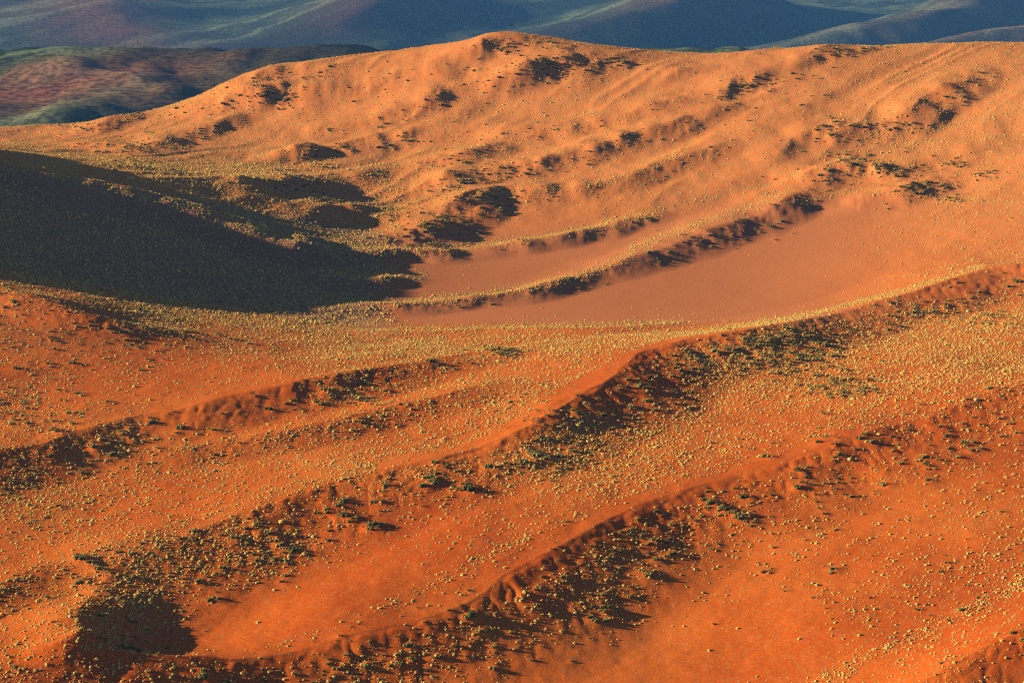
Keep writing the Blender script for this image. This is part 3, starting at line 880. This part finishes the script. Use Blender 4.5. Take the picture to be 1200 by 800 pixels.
# small sand mounds caught by the shrubs
for x_, y_, s_ in zip(shx, shy, shs):
    i0, i1 = np.searchsorted(YS, (y_ - 5 * s_, y_ + 5 * s_))
    j0, j1 = np.searchsorted(US, ((x_ - 4 * s_) / y_, (x_ + 6 * s_) / y_))
    gx, gy = GX[i0:i1, j0:j1] - x_, GY[i0:i1, j0:j1] - y_
    GZ[i0:i1, j0:j1] += 0.30 * s_ * np.exp(-((gx - .8 * s_) / (1.8 * s_)) ** 2 - (gy / (1.5 * s_)) ** 2)
shz = sample(GZ, shx, shy)
tz = sample(GZ, tx, ty)
pan_a, litter_a, grassy_shade_a, pale_a = terrain_masks(GX, GY, GZ)
dunes = grid_mesh('sand_dunes', GX, GY, GZ, sand, (('pan', pan_a), ('grassy', grassy_shade_a), ('pale', pale_a), ('litter', litter_a * (1 - 0.6 * GLEE))))
dunes['kind'] = 'structure'
dunes['label'] = 'red sand dune field with sharp crests, bowls and a flat pan'

shrot = RNG.uniform(0, 6.283, len(shx))
shs = shs * .82
print('shrubs', len(shx))


def visible(x, y, z):
    """in frame and not hidden behind a crest"""
    PX, PY = project(x, y, z)
    v = (PX > 6) & (PX < 1194) & (PY > 6) & (PY < 794)
    for f in np.linspace(.72, .985, 40):
        qz = CAM_H + (z + .4 - CAM_H) * f
        yq = np.maximum(y * f, YS[0])
        v &= (sample(GZ, x * f, yq) < qz) | (y * f < YS[0])
    return v, PX, PY


def place_individuals(meshes, kind, x, y, z, sc, rot, label_of, group_of, cat, count):
    v, PX, PY = visible(x, y, z)
    key = np.where(v, sc / y, 0)
    order = np.argsort(-key)[:count]
    order = [i for i in order if key[i] > 0]
    objs = []
    for i in order:
        o = bpy.data.objects.new(kind, meshes[i % len(meshes)])
        o.location = (x[i], y[i], z[i] - .03 * sc[i])
        o.scale = (sc[i],) * 3
        o.rotation_euler = (0, 0, rot[i])
        o['label'] = label_of(i, PX[i], PY[i])
        o['category'] = cat
        o['group'] = group_of(i, PX[i], PY[i])
        C.objects.link(o)
        objs.append(o)
    rest = np.ones(len(x), bool)
    rest[order] = False
    return objs, rest


def scatter_stuff(name, label, sources, x, y, z, sc, rot):
    me = bpy.data.meshes.new(name)
    co = np.stack([x, y, z - .03 * sc], -1).astype(np.float32)
    me.vertices.add(len(co))
    me.vertices.foreach_set('co', co.ravel())
    for an, av in (('sc', sc), ('rot', rot)):
        a = me.attributes.new(an, 'FLOAT', 'POINT')
        a.data.foreach_set('value', av.astype(np.float32))
    a = me.attributes.new('var', 'INT', 'POINT')
    a.data.foreach_set('value', (np.arange(len(x)) % len(sources)).astype(np.int32))
    me.update()
    o = bpy.data.objects.new(name, me)
    C.objects.link(o)
    o['kind'] = 'stuff'
    o['label'] = label
    g = bpy.data.node_groups.new(name, 'GeometryNodeTree')
    g.interface.new_socket('Geometry', in_out='INPUT', socket_type='NodeSocketGeometry')
    g.interface.new_socket('Geometry', in_out='OUTPUT', socket_type='NodeSocketGeometry')
    N, L = g.nodes, g.links
    gi, go = N.new('NodeGroupInput'), N.new('NodeGroupOutput')
    gg = N.new('GeometryNodeGeometryToInstance')
    for s in reversed(sources):
        oi = N.new('GeometryNodeObjectInfo')
        oi.inputs['Object'].default_value = s
        oi.transform_space = 'ORIGINAL'
        L.new(oi.outputs['Geometry'], gg.inputs[0])
    ip = N.new('GeometryNodeInstanceOnPoints')
    m2p = N.new('GeometryNodeMeshToPoints')
    L.new(gi.outputs[0], m2p.inputs['Mesh'])
    L.new(m2p.outputs['Points'], ip.inputs['Points'])
    L.new(gg.outputs[0], ip.inputs['Instance'])
    ip.inputs['Pick Instance'].default_value = True

    def attr(nm, tp):
        q = N.new('GeometryNodeInputNamedAttribute')
        q.data_type = tp
        q.inputs['Name'].default_value = nm
        return q.outputs['Attribute']
    L.new(attr('var', 'INT'), ip.inputs['Instance Index'])
    L.new(attr('sc', 'FLOAT'), ip.inputs['Scale'])
    cb = N.new('ShaderNodeCombineXYZ')
    L.new(attr('rot', 'FLOAT'), cb.inputs['Z'])
    L.new(cb.outputs[0], ip.inputs['Rotation'])
    L.new(ip.outputs['Instances'], go.inputs[0])
    md = o.modifiers.new('scatter', 'NODES')
    md.node_group = g
    return o


def tuft_place(px, py):
    if px > 930 and py > 720 - (px - 1080) * .45:
        return 'in the dense yellow line beside the small red ridge'
    if px > 880 and py > 600:
        return 'on the bright slope above the dense yellow line'
    if px < 330 and py > 690:
        return 'in and around the shaded bowl'
    if px < 330:
        return 'on the lit sand outside the bowl rim'
    if py > 590 + (760 - px) * .45:
        return 'at the dark foot of the foremost ridge'
    if py > 560:
        return 'on the lit floor behind the foremost ridge'
    return 'on the open flank beyond the foremost crest'


def size_word(v, lo, hi):
    return 'small' if v < lo else ('large' if v > hi else 'middling')


def tuft_label(i, px, py):
    return size_word(tsc[i], 1.1, 1.4) + ' straw yellow grass tuft ' + tuft_place(px, py)


def shrub_label(i, px, py):
    return size_word(shs[i], 0.95, 1.35) + ' olive shrub ' + shrub_place(shn[i], px, py)


tufts, rest = place_individuals(TUFT_MESH, 'grass_tuft', tx, ty, tz, tsc, trot, tuft_label,
                                lambda i, a, b_: tuft_label(i, a, b_).replace('tuft', 'tufts'), 'grass tuft', 300)
shrubs, srest = place_individuals(SHRUB_MESH, 'shrub', shx, shy, shz, shs, shrot, shrub_label,
                                  lambda i, a, b_: shrub_label(i, a, b_).replace('shrub', 'shrubs'), 'shrub', 300)


def sources_of(objs, meshes):
    out = []
    for m in meshes:
        out.append(next(o for o in objs if o.data == m))
    return out


scatter_stuff('grass_cover', 'countless small straw yellow grass tufts dotted over the dunes', sources_of(tufts, TUFT_MESH),
              tx[rest], ty[rest], tz[rest], tsc[rest], trot[rest])
scatter_stuff('far_shrubs', 'small dark shrubs dotted over the farther dune crests', sources_of(shrubs, SHRUB_MESH),
              shx[srest], shy[srest], shz[srest], shs[srest], shrot[srest])

# ------------------------------------------------------------------ haze: one closed box of even air round everything below the sky
HZ = bpy.data.meshes.new('haze')
x0, x1, ya, yb, z0, z1 = -24000, 16000, -60, 30500, min(float(fzr.min()), float(GZ.min())) - 1.0, 215.0
hv = [(x, y, z) for x in (x0, x1) for y in (ya, yb) for z in (z0, z1)]
HZ.from_pydata(hv, [], [(0, 1, 3, 2), (4, 6, 7, 5), (0, 4, 5, 1), (2, 3, 7, 6), (0, 2, 6, 4), (1, 5, 7, 3)])
haze = bpy.data.objects.new('haze', HZ)
C.objects.link(haze)
haze['kind'] = 'stuff'
haze['label'] = 'blue morning haze over the distant valley'
hm = bpy.data.materials.new('haze_air')
hm.use_nodes = True
hn = hm.node_tree.nodes
hn.remove(hn['Principled BSDF'])
pv = hn.new('ShaderNodeVolumePrincipled')
pv.inputs['Color'].default_value = (0.15, 0.45, 1.0, 1)
pv.inputs['Density'].default_value = 0.000036
pv.inputs['Anisotropy'].default_value = 0.0
hm.node_tree.links.new(pv.outputs['Volume'], hn['Material Output'].inputs['Volume'])
HZ.materials.append(hm)
